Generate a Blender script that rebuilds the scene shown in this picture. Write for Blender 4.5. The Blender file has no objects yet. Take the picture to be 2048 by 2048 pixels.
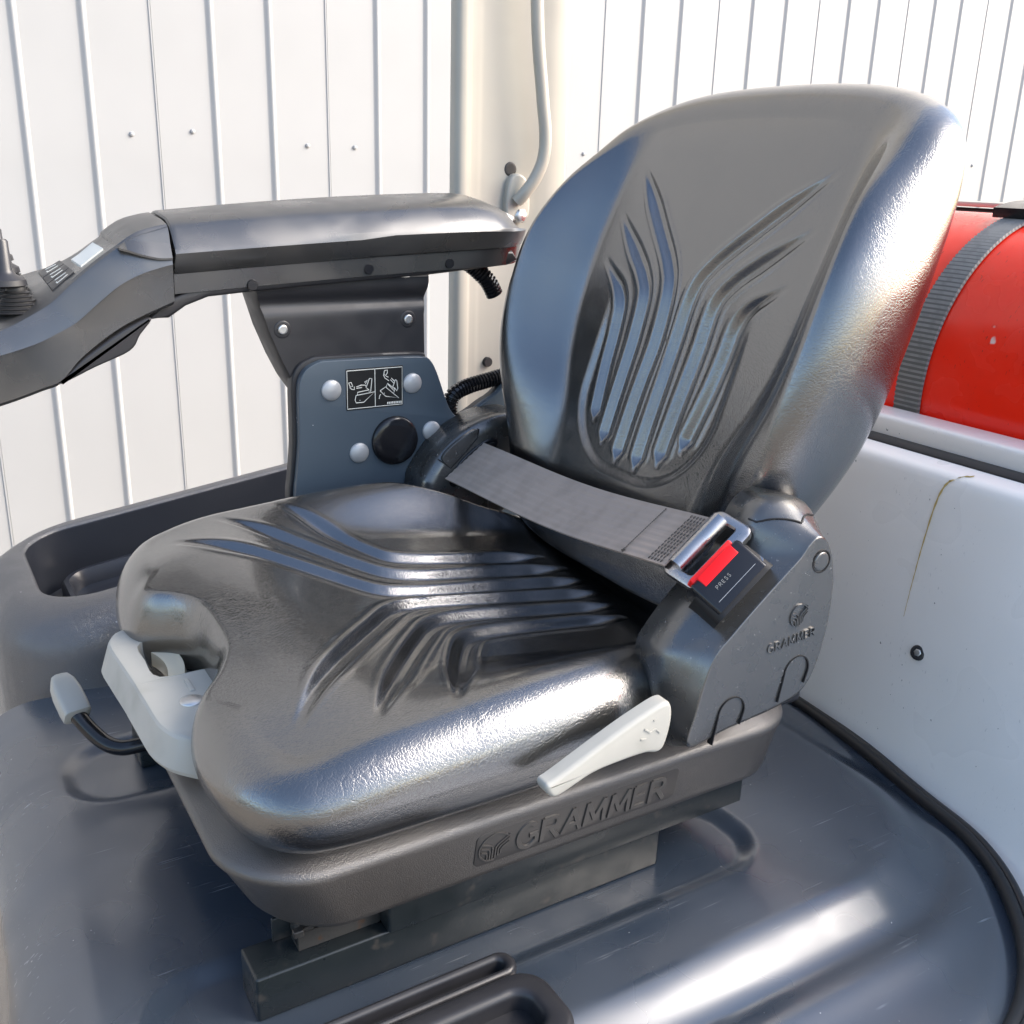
import bpy, bmesh, math, random
import numpy as np
from mathutils import Matrix, Vector

random.seed(7); np.random.seed(7)
S = bpy.context.scene
COL = S.collection

# ------------------------------------------------------------------ camera
cam = bpy.data.cameras.new('camera'); camo = bpy.data.objects.new('camera', cam); COL.objects.link(camo)
FWD = Vector((-0.49748, -0.80606, -0.32060)).normalized()
RGT = Vector((-0.85567, 0.51672, 0.02862)).normalized()
UPV = RGT.cross(FWD).normalized()
camo.matrix_world = Matrix(((RGT.x, UPV.x, -FWD.x, .41), (RGT.y, UPV.y, -FWD.y, .786), (RGT.z, UPV.z, -FWD.z, .6), (0, 0, 0, 1)))
cam.sensor_width = 36; cam.lens = 36.035; cam.clip_start = .02; cam.clip_end = 300
S.camera = camo

# ------------------------------------------------------------------ light
SUN = Vector((-.70, .44, .54)).normalized()          # towards the sun
el = math.asin(SUN.z); az = math.atan2(SUN.x, SUN.y)
w = bpy.data.worlds.new('World'); S.world = w; w.use_nodes = True
nt = w.node_tree; bg = nt.nodes['Background']
sky = nt.nodes.new('ShaderNodeTexSky'); sky.sky_type = 'NISHITA'; sky.sun_disc = False
sky.sun_elevation = el; sky.sun_rotation = az; sky.air_density = 1.0; sky.dust_density = 2.5
nt.links.new(sky.outputs[0], bg.inputs[0]); bg.inputs[1].default_value = .12
sl = bpy.data.lights.new('sun', 'SUN'); sl.energy = 1.5; sl.angle = math.radians(44); sl.color = (1, .94, .87)
so = bpy.data.objects.new('sun', sl); COL.objects.link(so); so.location = (0, 0, 5)
so.rotation_euler = SUN.to_track_quat('Z', 'Y').to_euler()
S.view_settings.view_transform = 'Standard'; S.view_settings.look = 'None'; S.view_settings.gamma = 1
S.view_settings.exposure = 1.9
S.view_settings.use_curve_mapping = False

# ------------------------------------------------------------------ materials
MATS = {}
def mat(name, col, rough=.5, metal=0., bumps=(), rvar=0., rscale=30., cvar=None, coat=0., spec=.5, dust=None, coat_rough=.1, ior=1.5, scratch=None):
    """bumps: (kind, scale, strength, distance); cvar: (colour2, scale, lo, hi); dust: (colour, scale, lo, hi)"""
    m = bpy.data.materials.new(name); m.use_nodes = True
    t = m.node_tree; N = t.nodes; L = t.links; b = N['Principled BSDF']
    b.inputs['Base Color'].default_value = (*col, 1); b.inputs['Roughness'].default_value = rough
    b.inputs['Metallic'].default_value = metal; b.inputs['Specular IOR Level'].default_value = spec
    b.inputs['Coat Weight'].default_value = coat; b.inputs['Coat Roughness'].default_value = coat_rough
    b.inputs['IOR'].default_value = ior
    tc = N.new('ShaderNodeTexCoord')
    def noise(scale, detail=4, dist=0., rough=.5):
        n = N.new('ShaderNodeTexNoise'); n.inputs['Scale'].default_value = scale; n.inputs['Detail'].default_value = detail
        n.inputs['Distortion'].default_value = dist; n.inputs['Roughness'].default_value = rough
        L.new(tc.outputs['Object'], n.inputs['Vector']); return n
    def ramp(sock, lo, hi, a=0., c=1.):
        r = N.new('ShaderNodeMapRange'); r.inputs['From Min'].default_value = lo; r.inputs['From Max'].default_value = hi
        r.interpolation_type = 'SMOOTHSTEP'; r.inputs['To Min'].default_value = a; r.inputs['To Max'].default_value = c; L.new(sock, r.inputs['Value']); return r.outputs[0]
    cs = None
    def mix(fac, c2, prev):
        x = N.new('ShaderNodeMix'); x.data_type = 'RGBA'
        L.new(fac, x.inputs[0])
        if prev is None: x.inputs[6].default_value = (*col, 1)
        else: L.new(prev, x.inputs[6])
        x.inputs[7].default_value = (*c2, 1); return x.outputs[2]
    if cvar:
        cs = mix(ramp(noise(cvar[1], 2, 0.).outputs[0], cvar[2], cvar[3]), cvar[0], cs)
    if dust:
        cs = mix(ramp(noise(dust[1], 2).outputs[0], dust[2], dust[3]), dust[0], cs)
    if scratch:
        for rot in (.6, 2.1):
            mp = N.new('ShaderNodeMapping'); mp.inputs['Rotation'].default_value = (.2, .1, rot); mp.inputs['Scale'].default_value = (9, 420, 150)
            L.new(tc.outputs['Object'], mp.inputs['Vector']); n = noise(1, 1); L.new(mp.outputs[0], n.inputs['Vector'])
            f1 = ramp(n.outputs[0], .70, .76, 0, scratch[1]); f2 = ramp(noise(14, 3).outputs[0], .5, .65); mm = N.new('ShaderNodeMath'); mm.operation = 'MULTIPLY'
            L.new(f1, mm.inputs[0]); L.new(f2, mm.inputs[1]); cs = mix(mm.outputs[0], scratch[0], cs)
    if cs is not None: L.new(cs, b.inputs['Base Color'])
    if rvar:
        L.new(ramp(noise(rscale, 2, 0.).outputs[0], .3, .7, rough - rvar, rough + rvar), b.inputs['Roughness'])
    last = None
    for kind, scale, strg, dist in bumps:
        if kind == 'noise': o = noise(scale, 3).outputs[0]
        elif kind == 'fine': o = noise(scale, 1).outputs[0]
        elif kind == 'crease':
            n = noise(scale, 5, 1.2, .6); a = N.new('ShaderNodeMath'); a.operation = 'SUBTRACT'; a.inputs[1].default_value = .5
            L.new(n.outputs[0], a.inputs[0]); c = N.new('ShaderNodeMath'); c.operation = 'ABSOLUTE'; L.new(a.outputs[0], c.inputs[0])
            o = ramp(c.outputs[0], 0, .06)
        else:
            v = N.new('ShaderNodeTexVoronoi'); v.feature = 'DISTANCE_TO_EDGE'; v.inputs['Scale'].default_value = scale
            n = noise(scale * .6, 3); ad = N.new('ShaderNodeVectorMath'); ad.operation = 'MULTIPLY_ADD'
            ad.inputs[1].default_value = (1.6 / scale,) * 3
            L.new(n.outputs['Color'], ad.inputs[0]); L.new(tc.outputs['Object'], ad.inputs[2]); L.new(ad.outputs[0], v.inputs['Vector'])
            if kind == 'wrinkle':
                n.inputs['Scale'].default_value = scale * .35; n.inputs['Detail'].default_value = 5; ad.inputs[1].default_value = (3.5 / scale,) * 3
                n2 = noise(scale * .12, 3); k = ramp(n2.outputs[0], .42, .62); mm = N.new('ShaderNodeMath'); mm.operation = 'MULTIPLY'
                L.new(ramp(v.outputs['Distance'], 0, .07, -1, 0), mm.inputs[0]); L.new(k, mm.inputs[1]); o = mm.outputs[0]
            else: o = ramp(v.outputs['Distance'], 0, .16)
        bp = N.new('ShaderNodeBump'); bp.inputs['Strength'].default_value = strg; bp.inputs['Distance'].default_value = dist
        L.new(o, bp.inputs['Height'])
        if last is not None: L.new(last, bp.inputs['Normal'])
        last = bp.outputs[0]
    if last is not None: L.new(last, b.inputs['Normal'])
    MATS[name] = m; return m

mat('vinyl', (.0055, .0054, .0052), .20, rvar=.05, rscale=20, bumps=[('wrinkle', 85, .16, .0006), ('wrinkle', 210, .14, .0005), ('voronoi', 430, .17, .0005)], ior=2.5,
    cvar=((.016, .0145, .012), 7, .5, .9), coat=.6, coat_rough=.12)
mat('skirt_plastic', (.045, .040, .036), .36, ior=1.9, bumps=[('voronoi', 700, .35, .0005), ('noise', 1200, .25, .0004)], rvar=.05, spec=.5)
mat('badge_plastic', (.048, .044, .041), .38, bumps=[('fine', 900, .05, .0003)], rvar=.05)
mat('cover_plastic', (.038, .037, .035), .28, ior=2.1, bumps=[('fine', 1500, .10, .0003)], rvar=.06, rscale=60, dust=((.25, .24, .23), 260, .70, .76))
mat('black_plastic', (.022, .022, .025), .38, bumps=[('fine', 1300, .12, .0003)], rvar=.07, rscale=40)
mat('arm_plastic', (.030, .030, .030), .30, bumps=[('fine', 1400, .08, .0003)], rvar=.1, rscale=18, ior=2.0, cvar=((.055, .051, .046), 14, .4, .95))
mat('gloss_black', (.010, .010, .012), .18, rvar=.06, rscale=50, scratch=((.12, .12, .12), .5))
mat('rail_paint', (.014, .018, .020), .34, bumps=[('noise', 300, .12, .0005)], rvar=.08, cvar=((.05, .045, .04), 60, .6, .8))
mat('rail_steel', (.055, .053, .050), .45, metal=.3, bumps=[('noise', 300, .3, .0006)], rvar=.1, cvar=((.09, .045, .025), 90, .62, .8))
mat('hood_paint', (.034, .047, .066), .29, bumps=[('fine', 1200, .03, .0003)], rvar=.11, rscale=9, ior=2.0, cvar=((.062, .076, .095), 11, .45, .95),
    dust=((.45, .43, .4), 260, .765, .79), scratch=((.32, .33, .34), .7), coat=.2, coat_rough=.12)
mat('plate_paint', (.060, .082, .105), .36, rvar=.05, rscale=30, dust=((.4, .42, .44), 200, .75, .78))
mat('console_plastic', (.048, .049, .055), .33, ior=2.0, bumps=[('voronoi', 520, .45, .0006)], rvar=.04, dust=((.4, .4, .4), 160, .77, .79))
mat('tray_plastic_and_shade', (.022, .025, .033), .36, rvar=.05)  # plastic of the tray inserts, also the painted shade of the console cavity
mat('silver_paint', (.90, .88, .85), .32, metal=.0, rvar=.06, rscale=10, bumps=[('fine', 1500, .03, .0003)], cvar=((.84, .82, .78), 6, .35, .9), dust=((.2, .2, .2), 180, .755, .78), scratch=((.4, .4, .4), .4))
mat('rubber', (.016, .016, .017), .5, bumps=[('fine', 900, .2, .0005)])
mat('white_plastic', (.40, .39, .35), .38, rvar=.05, bumps=[('fine', 500, .04, .0004)], cvar=((.34, .33, .29), 30, .5, .85))
mat('rocker_plastic', (.55, .50, .38), .25)
mat('chrome_dark', (.42, .41, .41), .28, metal=1., rvar=.06, rscale=80, bumps=[('fine', 700, .05, .0003)])
mat('steel', (.62, .62, .61), .32, metal=.9, rvar=.08, rscale=90)
mat('rivet', (.42, .43, .44), .42, metal=.35, rvar=.08, rscale=90, bumps=[('noise', 300, .1, .0006)])
mat('red_button', (.92, .003, .004), .30)
mat('webbing', (.36, .295, .25), .75, bumps=[('fine', 1500, .3, .0004)], spec=.25, cvar=((.31, .255, .215), 40, .4, .7))
mat('thread', (.11, .098, .088), .8, spec=.2)
mat('pillar_paint', (.37, .355, .31), .34, rvar=.05, rscale=20, cvar=((.34, .325, .285), 12, .45, .85))
mat('wall_paint', (.355, .360, .366), .42, rvar=.05, rscale=5, bumps=[('noise', 9, .06, .004)], cvar=((.335, .340, .345), 4, .3, .9), dust=((.5, .48, .45), 70, .79, .81))
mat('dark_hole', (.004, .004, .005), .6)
mat('tank_red', (.92, .022, .005), .22, rvar=.08, rscale=22, bumps=[('noise', 40, .06, .002)], cvar=((.70, .016, .006), 16, .5, .95), dust=((.75, .55, .5), 34, .72, .75), scratch=((.16, .01, .01), .8))
mat('strap_grey', (.24, .24, .23), .65, cvar=((.19, .19, .185), 90, .4, .7))
mat('strap_dark', (.11, .11, .105), .7)
mat('label_black', (.012, .012, .012), .35)
mat('label_ink', (.72, .72, .66), .5)
mat('ground_concrete', (.30, .265, .22), .85, bumps=[('noise', 20, .3, .01)], cvar=((.24, .215, .18), 1.5, .4, .7))
mat('rust_stain', (.52, .38, .13), .5, rvar=.05)
M = MATS

# ------------------------------------------------------------------ builders
def mk(name, verts, faces, m, parent=None, smooth=True, sharp=38):
    me = bpy.data.meshes.new(name); me.from_pydata([tuple(map(float, v)) for v in verts], [], [tuple(map(int, f)) for f in faces]); me.update()
    bm = bmesh.new(); bm.from_mesh(me); bmesh.ops.recalc_face_normals(bm, faces=bm.faces[:]); bm.to_mesh(me); bm.free()
    if smooth:
        me.polygons.foreach_set('use_smooth', [True] * len(me.polygons))
        if sharp: me.set_sharp_from_angle(angle=math.radians(sharp))
    return addme(name, me, m, parent)

def addme(name, me, m, parent=None):
    if m is not None and not me.materials: me.materials.append(M[m])
    o = bpy.data.objects.new(name, me); COL.objects.link(o)
    if parent is not None:
        o.parent = parent
        r = parent
        while r.parent is not None: r = r.parent
        if parent.parent is None: o.location = -parent.location if parent.type == 'EMPTY' else (0, 0, 0)
    return o

def thing(name, loc, label, cat, group=None):
    o = bpy.data.objects.new(name, None); COL.objects.link(o); o.location = loc; o.empty_display_size = .05
    o['label'] = label; o['category'] = cat
    if group: o['group'] = group
    return o

def loft_data(rings, closed=True, cap0=True, cap1=True, off=0):
    n = len(rings[0]); V = [tuple(p) for r in rings for p in r]; F = []
    for i in range(len(rings) - 1):
        a = off + i * n; b = a + n
        for j in range(n if closed else n - 1):
            k = (j + 1) % n; F.append((a + j, a + k, b + k, b + j))
    if cap0: F.append(tuple(off + j for j in range(n))[::-1])
    if cap1: F.append(tuple(off + (len(rings) - 1) * n + j for j in range(n)))
    return V, F

def loft(name, rings, m, parent=None, closed=True, cap0=True, cap1=True, sharp=38):
    V, F = loft_data(rings, closed, cap0, cap1); return mk(name, V, F, m, parent, True, sharp)

def dens(R, n=5):
    R = [np.array(r) for r in R]; out = spline([r.ravel() for r in R], n); return [o.reshape(-1, 3) for o in out]

def join_data(parts):
    V, F = [], []
    for v, f in parts:
        o = len(V); V += list(v); F += [tuple(i + o for i in q) for q in f]
    return V, F

def spline(P, n=8, closed=False):
    P = [np.array(p, float) for p in P]; out = []; N = len(P)
    rng = range(N) if closed else range(N - 1)
    for i in rng:
        g = lambda k: P[k % N] if closed else P[min(max(k, 0), N - 1)]
        p0, p1, p2, p3 = g(i - 1), g(i), g(i + 1), g(i + 2)
        for s in range(n):
            t = s / n
            out.append(.5 * (2 * p1 + (p2 - p0) * t + (2 * p0 - 5 * p1 + 4 * p2 - p3) * t * t + (3 * p1 - p0 - 3 * p2 + p3) * t ** 3))
    if not closed: out.append(P[-1])
    return np.array(out)

def rrect(x0, x1, y0, y1, r, n=8):
    pts = []
    for cx, cy, a0 in ((x1 - r, y1 - r, 0), (x0 + r, y1 - r, 90), (x0 + r, y0 + r, 180), (x1 - r, y0 + r, 270)):
        for k in range(n + 1):
            a = math.radians(a0 + 90 * k / n); pts.append((cx + r * math.cos(a), cy + r * math.sin(a)))
    return np.array(pts)

def normals2(P):
    P = np.asarray(P); t = np.roll(P, -1, 0) - np.roll(P, 1, 0); t /= np.linalg.norm(t, axis=1)[:, None] + 1e-12
    nrm = np.stack([t[:, 1], -t[:, 0]], 1)
    area = .5 * np.sum(P[:, 0] * np.roll(P[:, 1], -1) - np.roll(P[:, 0], -1) * P[:, 1])
    return nrm if area > 0 else -nrm

def frame(o, ux, uy):
    o, ux, uy = (np.array(v, float) for v in (o, ux, uy)); ux /= np.linalg.norm(ux); uz = np.cross(ux, uy); uz /= np.linalg.norm(uz); uy = np.cross(uz, ux)
    return lambda a, b, c=0.: o + a * ux + b * uy + c * uz

def prism(name, outline, fr, d0, d1, bev, m, parent=None, bsteps=4, back_bev=0., sharp=38):
    """outline in frame fr, from depth d0 to d1, rounded on the d1 face"""
    P = np.asarray(outline, float); nr = normals2(P); rings = []
    if back_bev:
        for k in range(bsteps + 1):
            a = math.pi / 2 * k / bsteps; ins = back_bev * (1 - math.sin(a)); rings.append([fr(*(p - q * ins), d0 + back_bev * (1 - math.cos(a))) for p, q in zip(P, nr)])
    else: rings.append([fr(*p, d0) for p in P])
    for k in range(bsteps + 1):
        a = math.pi / 2 * k / bsteps; ins = bev * (1 - math.cos(a)); rings.append([fr(*(p - q * ins), d1 - bev + bev * math.sin(a)) for p, q in zip(P, nr)])
    return loft(name, rings, m, parent, sharp=sharp)

def tube_data(path, rad, n=12, off=0):
    P = np.array(path, float); K = len(P); T = np.gradient(P, axis=0); T /= np.linalg.norm(T, axis=1)[:, None]
    u = np.cross(T[0], (0, 0, 1.)); 
    if np.linalg.norm(u) < .1: u = np.cross(T[0], (0, 1., 0))
    u /= np.linalg.norm(u); rings = []
    R = rad if hasattr(rad, '__len__') else [rad] * K
    for i in range(K):
        u = u - T[i] * (u @ T[i]); u /= np.linalg.norm(u); v = np.cross(T[i], u)
        rings.append([P[i] + R[i] * (math.cos(a) * u + math.sin(a) * v) for a in np.linspace(0, 2 * math.pi, n, endpoint=False)])
    return loft_data(rings)

def tube(name, path, rad, m, parent=None, n=12, sharp=45):
    V, F = tube_data(path, rad, n); return mk(name, V, F, m, parent, True, sharp)

def box(name, lo, hi, m, parent=None, bev=.003):
    x0, y0, z0 = lo; x1, y1, z1 = hi
    return prism(name, rrect(x0, x1, y0, y1, min(bev * 1.2, (x1 - x0) / 2.1, (y1 - y0) / 2.1), 3), frame((0, 0, 0), (1, 0, 0), (0, 1, 0)), z0, z1, bev, m, parent, 3, back_bev=bev)

def disc(name, c, nrm, r, h, m, parent=None, dome=.0, seg=32, lip=.15):
    """button or dome standing h off its base at c along nrm"""
    nrm = np.array(nrm, float); nrm /= np.linalg.norm(nrm)
    a = np.cross(nrm, (0, 0, 1.)); a = np.array((1., 0, 0)) if np.linalg.norm(a) < .1 else a / np.linalg.norm(a)
    fr = frame(c, a, np.cross(nrm, a)); rings = []
    prof = [(1, -.3), (1, .35), (1 - lip * .3, .75), (1 - lip, 1), (.6, 1 + dome * .6), (.3, 1 + dome * .9), (.04, 1 + dome)]
    for q, z in prof: rings.append([fr(q * r * math.cos(t), q * r * math.sin(t), z * h) for t in np.linspace(0, 2 * math.pi, seg, endpoint=False)])
    return loft(name, rings, m, parent, sharp=50)

def strokes(name, lines, width, fr, d0, d1, m, parent=None, taper=None):
    parts = []
    for ln in lines:
        P = np.array(ln, float)
        if len(P) < 2: continue
        T = np.gradient(P, axis=0); T /= np.linalg.norm(T, axis=1)[:, None]; Nn = np.stack([-T[:, 1], T[:, 0]], 1)
        rings = []
        for p, q in zip(P, Nn):
            w2 = width / 2; a = p + q * w2; b = p - q * w2; a2 = p + q * w2 * .7; b2 = p - q * w2 * .7
            rings.append([fr(*a, d0), fr(*a2, d1), fr(*b2, d1), fr(*b, d0)])
        parts.append(loft_data(rings))
    V, F = join_data(parts); return mk(name, V, F, m, parent, True, 30)

GL = {'G': ([[(.40 + .40 * math.cos(a), .5 + .5 * math.sin(a)) for a in np.linspace(math.radians(48), math.radians(322), 18)], [(.46, .47), (.80, .47)], [(.76, .47), (.76, .14)]], .95),
 'R': ([[(0, 0), (0, 1)], [(0, .95), (.40, .95), (.55, .90), (.61, .74), (.55, .57), (.40, .50), (0, .50)], [(.30, .52), (.66, 0)]], .82),
 'A': ([[(0, 0), (.40, 1)], [(.36, 1), (.76, 0)], [(.16, .30), (.60, .30)]], .88),
 'M': ([[(.03, 0), (.10, 1)], [(.08, 1), (.46, .18)], [(.44, .18), (.82, 1)], [(.80, 1), (.87, 0)]], 1.05),
 'E': ([[(0, 0), (0, 1)], [(0, .94), (.52, .94)], [(0, .50), (.48, .50)], [(0, .06), (.52, .06)]], .72),
 'P': ([[(0, 0), (0, 1)], [(0, .95), (.40, .95), (.55, .88), (.58, .70), (.52, .53), (.40, .47), (0, .47)]], .78),
 'S': ([[(.55, .82), (.42, .97), (.18, .97), (.04, .80), (.12, .60), (.45, .42), (.55, .22), (.42, .04), (.16, .03), (.0, .18)]], .75)}
def text(name, s, fr, size, sx, ext, m, parent, stroke=.17, gap=.0):
    """raised letters made of bars: size is the cap height"""
    L_ = []; x = 0
    for ch in s:
        g_, adv = GL[ch]; L_ += [[((x + p) * size * sx, q * size) for p, q in ln] for ln in g_]; x += adv + gap
    parts = []
    for k, ln in enumerate(L_):
        P = np.array(ln, float); T = np.gradient(P, axis=0); T /= np.linalg.norm(T, axis=1)[:, None]; Nn = np.stack([-T[:, 1], T[:, 0]], 1); d1 = ext + (k % 7) * ext * .012
        w2 = size * stroke / 2; parts.append(loft_data([[fr(*(p + q * w2), -ext * .3), fr(*(p + q * w2 * .72), d1), fr(*(p - q * w2 * .72), d1), fr(*(p - q * w2), -ext * .3)] for p, q in zip(P, Nn)]))
    return mk(name, *join_data(parts), m, parent, True, 30)

def sstep(a, b, x):
    t = np.clip((x - a) / (b - a), 0, 1); return t * t * (3 - 2 * t)

def sinterp(x, xp, fp, r=.03):
    return sum(np.interp(x + o, xp, fp) * k for o, k in zip(np.linspace(-r, r, 9), (.5, 1, 1.5, 2, 2, 2, 1.5, 1, .5))) / 12.

def polydist(P, line):
    """distance of points P (n,2) to a polyline, and the position along it"""
    L = np.asarray(line); best = np.full(len(P), 9.); pos = np.zeros(len(P)); acc = 0
    for a, b in zip(L[:-1], L[1:]):
        d = b - a; l = np.linalg.norm(d)
        if l < 1e-9: continue
        t = np.clip(((P - a) @ d) / (l * l), 0, 1); q = np.linalg.norm(P - (a + t[:, None] * d), axis=1); k = q < best
        best[k] = q[k]; pos[k] = acc + t[k] * l; acc += l
    return best, pos, acc

def grooves(P, lines, half, depth, tip=.05, lip=.18, end=.012):
    h = np.zeros(len(P))
    for ln in lines:
        d, s, tot = polydist(P, ln); k = sstep(0, tip, s + .004) * (.15 + .85 * sstep(0, end, tot - s))           # the outer tip runs out, the inner end is round
        wd = half * (.45 + .55 * k); x = d / wd
        g = -depth * k * (1 - sstep(.25, 1.15, x)) + lip * depth * k * np.exp(-((x - 1.45) / .35) ** 2)
        h = np.where(g < 0, np.minimum(h, g), np.where(h < 0, h, np.maximum(h, g)))
    return h

def shell(name, outline, centre, top, side_z, bot_z, R, Rb, place, m, parent, nq=150, nth=760, sharp=None):
    """closed padded shell: outline (2D), top(P2)->height, rounded edge down to side_z, then under to bot_z"""
    O = spline(outline, 24, True); seg = np.linalg.norm(np.roll(O, -1, 0) - O, axis=1); cum = np.concatenate([[0], np.cumsum(seg)])
    t = np.linspace(0, cum[-1], nth, endpoint=False); Oc = np.vstack([O, O[:1]])
    O = np.stack([np.interp(t, cum, Oc[:, i]) for i in (0, 1)], 1); nr = normals2(O)
    for _ in range(6): nr = (nr + .5 * np.roll(nr, 1, 0) + .5 * np.roll(nr, -1, 0)); nr /= np.linalg.norm(nr, axis=1)[:, None]
    Rv = (R(O) if callable(R) else np.full(nth, R))[:, None]
    for _ in range(10): Rv = (Rv + np.roll(Rv, 1, 0) + np.roll(Rv, -1, 0)) / 3
    I = O - nr * Rv; R = Rv; c = np.array(centre); rings = []
    for k in range(1, nq + 1):
        q = (k / nq) ** .9; P = c + (I - c) * q; z = top(P); rings.append(np.column_stack([P, z]))
    zt = rings[-1][:, 2]; sz = side_z(O) if callable(side_z) else np.full(nth, side_z)
    for k in range(1, 15):
        a = math.pi / 2 * k / 14; P = I + nr * R * math.sin(a); z = sz + (zt - sz) * math.cos(a); rings.append(np.column_stack([P, z + (top(P) - top(I)) * math.cos(a) * 0]))
    for k in range(1, 9):
        a = math.pi / 2 * k / 8; P = O - nr * Rb * (1 - math.cos(a)); rings.append(np.column_stack([P, sz + (bot_z - sz) * math.sin(a)]))
    V = [place(*p) for r in rings for p in r]; _, F = loft_data([r for r in rings], True, False, True)
    cc = place(c[0], c[1], float(top(np.array([c]))[0])); V.append(cc); ci = len(V) - 1
    F += [(ci, j, (j + 1) % nth) for j in range(nth)]
    return mk(name, V, F, m, parent, True, sharp)

# ================================================================== setting
gv = [(-40, -2.1, -1.15), (40, -2.1, -1.15), (40, 60, -1.15), (-40, 60, -1.15)]
g = mk('ground', gv, [(0, 1, 2, 3)], 'ground_concrete', smooth=False); g['kind'] = 'structure'; g['label'] = 'pale concrete yard floor'

wall = thing('clad_wall', (-1.5, -2.0, -1.15), 'white ribbed metal cladding wall behind the forklift seat', 'wall')
PITCH = .1497
def panel_mesh(thin):
    if thin: prof = [(0, 0), (.1405, 0), (.1425, .0025), (.1455, .0025), (.1462, -.0012), (.1472, -.0012), (.1477, 0), (PITCH, 0)]
    else: prof = [(0, 0), (.127, 0), (.1290, .0006), (.1320, .0024), (.1350, .0045), (.1375, .0060), (.1395, .0066), (.1420, .0066), (.1440, .0058), (.1458, .0040), (.1472, .0022), (.1485, .0004), (PITCH, 0)]
    V, F = [], []
    for z in (-1.15, 4.6):
        for x, d in prof: V.append((-x, d, z))
    n = len(prof)
    for i in range(n - 1): F.append((i, i + 1, n + i + 1, n + i))
    for z in (-1.15, 4.6):
        for x, d in ((0, -.03), (PITCH, -.03)): V.append((-x, d, z))
    F += [(2 * n, 2 * n + 1, 2 * n + 3, 2 * n + 2)]
    me = bpy.data.meshes.new('cladding_panel'); me.from_pydata(V, [], F); me.update(); me.materials.append(M['wall_paint'])
    bm = bmesh.new(); bm.from_mesh(me); bmesh.ops.recalc_face_normals(bm, faces=bm.faces[:]); bm.to_mesh(me); bm.free()
    if me.polygons[0].normal.y < 0: me.flip_normals()
    return me
pm = [panel_mesh(False), panel_mesh(False), panel_mesh(True)]
for k in range(-40, 32):                                     # rib k sits at x = .052 - k * PITCH
    o = bpy.data.objects.new('cladding_panel', pm[k % 3]); COL.objects.link(o); o.parent = wall
    o.location = (.052 - (k - 1) * PITCH + 1.5, 0, 1.15)
sc = None
for x in (-.177, -.326, -.63, -.766, -1.079, -1.532, -1.68, -1.98, -2.13, -2.43, -3.447):
    c = (x, -1.9995, .645 + .006 * (hash(x) % 5 - 2))
    if sc is None: sc = disc('screw', c, (0, 1, 0), .0062, .0032, 'wall_paint', wall, dome=.6, seg=14); c0 = c
    else:
        o = sc.copy(); COL.objects.link(o); o.location = sc.location + Vector(c) - Vector(c0)

# ================================================================== forklift body
fl = thing('forklift', (0, 0, -1.15), 'forklift body with dark slate hood, silver rear panel and beige pillar', 'forklift')

# --- hood
seam = spline([(-.485, -.42), (-.484, -.2), (-.479, .0), (-.462, .11), (-.440, .22), (-.418, .305), (-.382, .368), (-.318, .427), (-.235, .464), (-.1, .485), (.1, .495), (.34, .5)], 10)
def sd_rrect(P, x0, x1, y0, y1, r):
    c = np.array(((x0 + x1) / 2, (y0 + y1) / 2)); h = np.array(((x1 - x0) / 2, (y1 - y0) / 2)) - r
    q = np.abs(P - c) - h; return np.linalg.norm(np.maximum(q, 0), axis=1) + np.minimum(q.max(1), 0) - r
def hood_z(P):
    z = np.full(len(P), .0080)
    for yc in (.184, -.188):                                   # dishes round the two seat rails
        z -= .0080 * (1 - sstep(-.015, .007, sd_rrect(P, -.222, .322, yc - .056, yc + .056, .05)))
    d = sd_rrect(P, -.43, .6, -.6, .345, .17)                  # raised platform
    z -= .022 * sstep(-.045, .014, d) - .006 * np.exp(-((d - .03) / .022) ** 2)
    sdm = polydist(P, seam)[0]; z -= .007 * np.exp(-(sdm / .012) ** 2) 
    return z
xs = np.linspace(-.50, .325, 276); ys = np.linspace(-.372, .52, 298)
X, Y = np.meshgrid(xs, ys, indexing='ij'); P = np.column_stack([X.ravel(), Y.ravel()]); Z = hood_z(P)
# keep what lies in front of the seam
sx = np.interp(ys, seam[:, 1], seam[:, 0]); inside = (X > sx[None, :] - .010) & (Y < .492 + .0 * X)
V = [(a, b, c) for (a, b), c in zip(P, Z)]; n2 = len(ys); F = []
for i in range(len(xs) - 1):
    for j in range(n2 - 1):
        if inside[i, j] and inside[i + 1, j] and inside[i, j + 1] and inside[i + 1, j + 1]: F.append((i * n2 + j, (i + 1) * n2 + j, (i + 1) * n2 + j + 1, i * n2 + j + 1))
base = (len(xs) - 1) * n2; prev = base                          # front edge rolls over and drops
for k in range(1, 26):
    if k <= 16: a = math.radians(80 * k / 16); dx, dz = .075 * math.sin(a), -.075 * (1 - math.cos(a))
    else: s_ = (k - 16) * .05; dx, dz = .075 * math.sin(math.radians(80)) + s_ * .17, -.075 * (1 - math.cos(math.radians(80))) - s_
    st = len(V)
    for j in range(n2):
        bx, by, bz = V[base + j]; V.append((bx + dx + .018 * sstep(-.1, .3, by), by, bz + dz))
    for j in range(n2 - 1): F.append((prev + j, st + j, st + j + 1, prev + j + 1))
    prev = st
me = bpy.data.meshes.new('hood'); me.from_pydata([tuple(map(float, v)) for v in V], [], F); me.update()
bm = bmesh.new(); bm.from_mesh(me); bmesh.ops.delete(bm, geom=[v for v in bm.verts if not v.link_faces], context='VERTS'); bmesh.ops.recalc_face_normals(bm, faces=bm.faces[:]); bm.to_mesh(me); bm.free()
me.polygons.foreach_set('use_smooth', [True] * len(me.polygons)); hood = addme('hood', me, 'hood_paint', fl)

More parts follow.
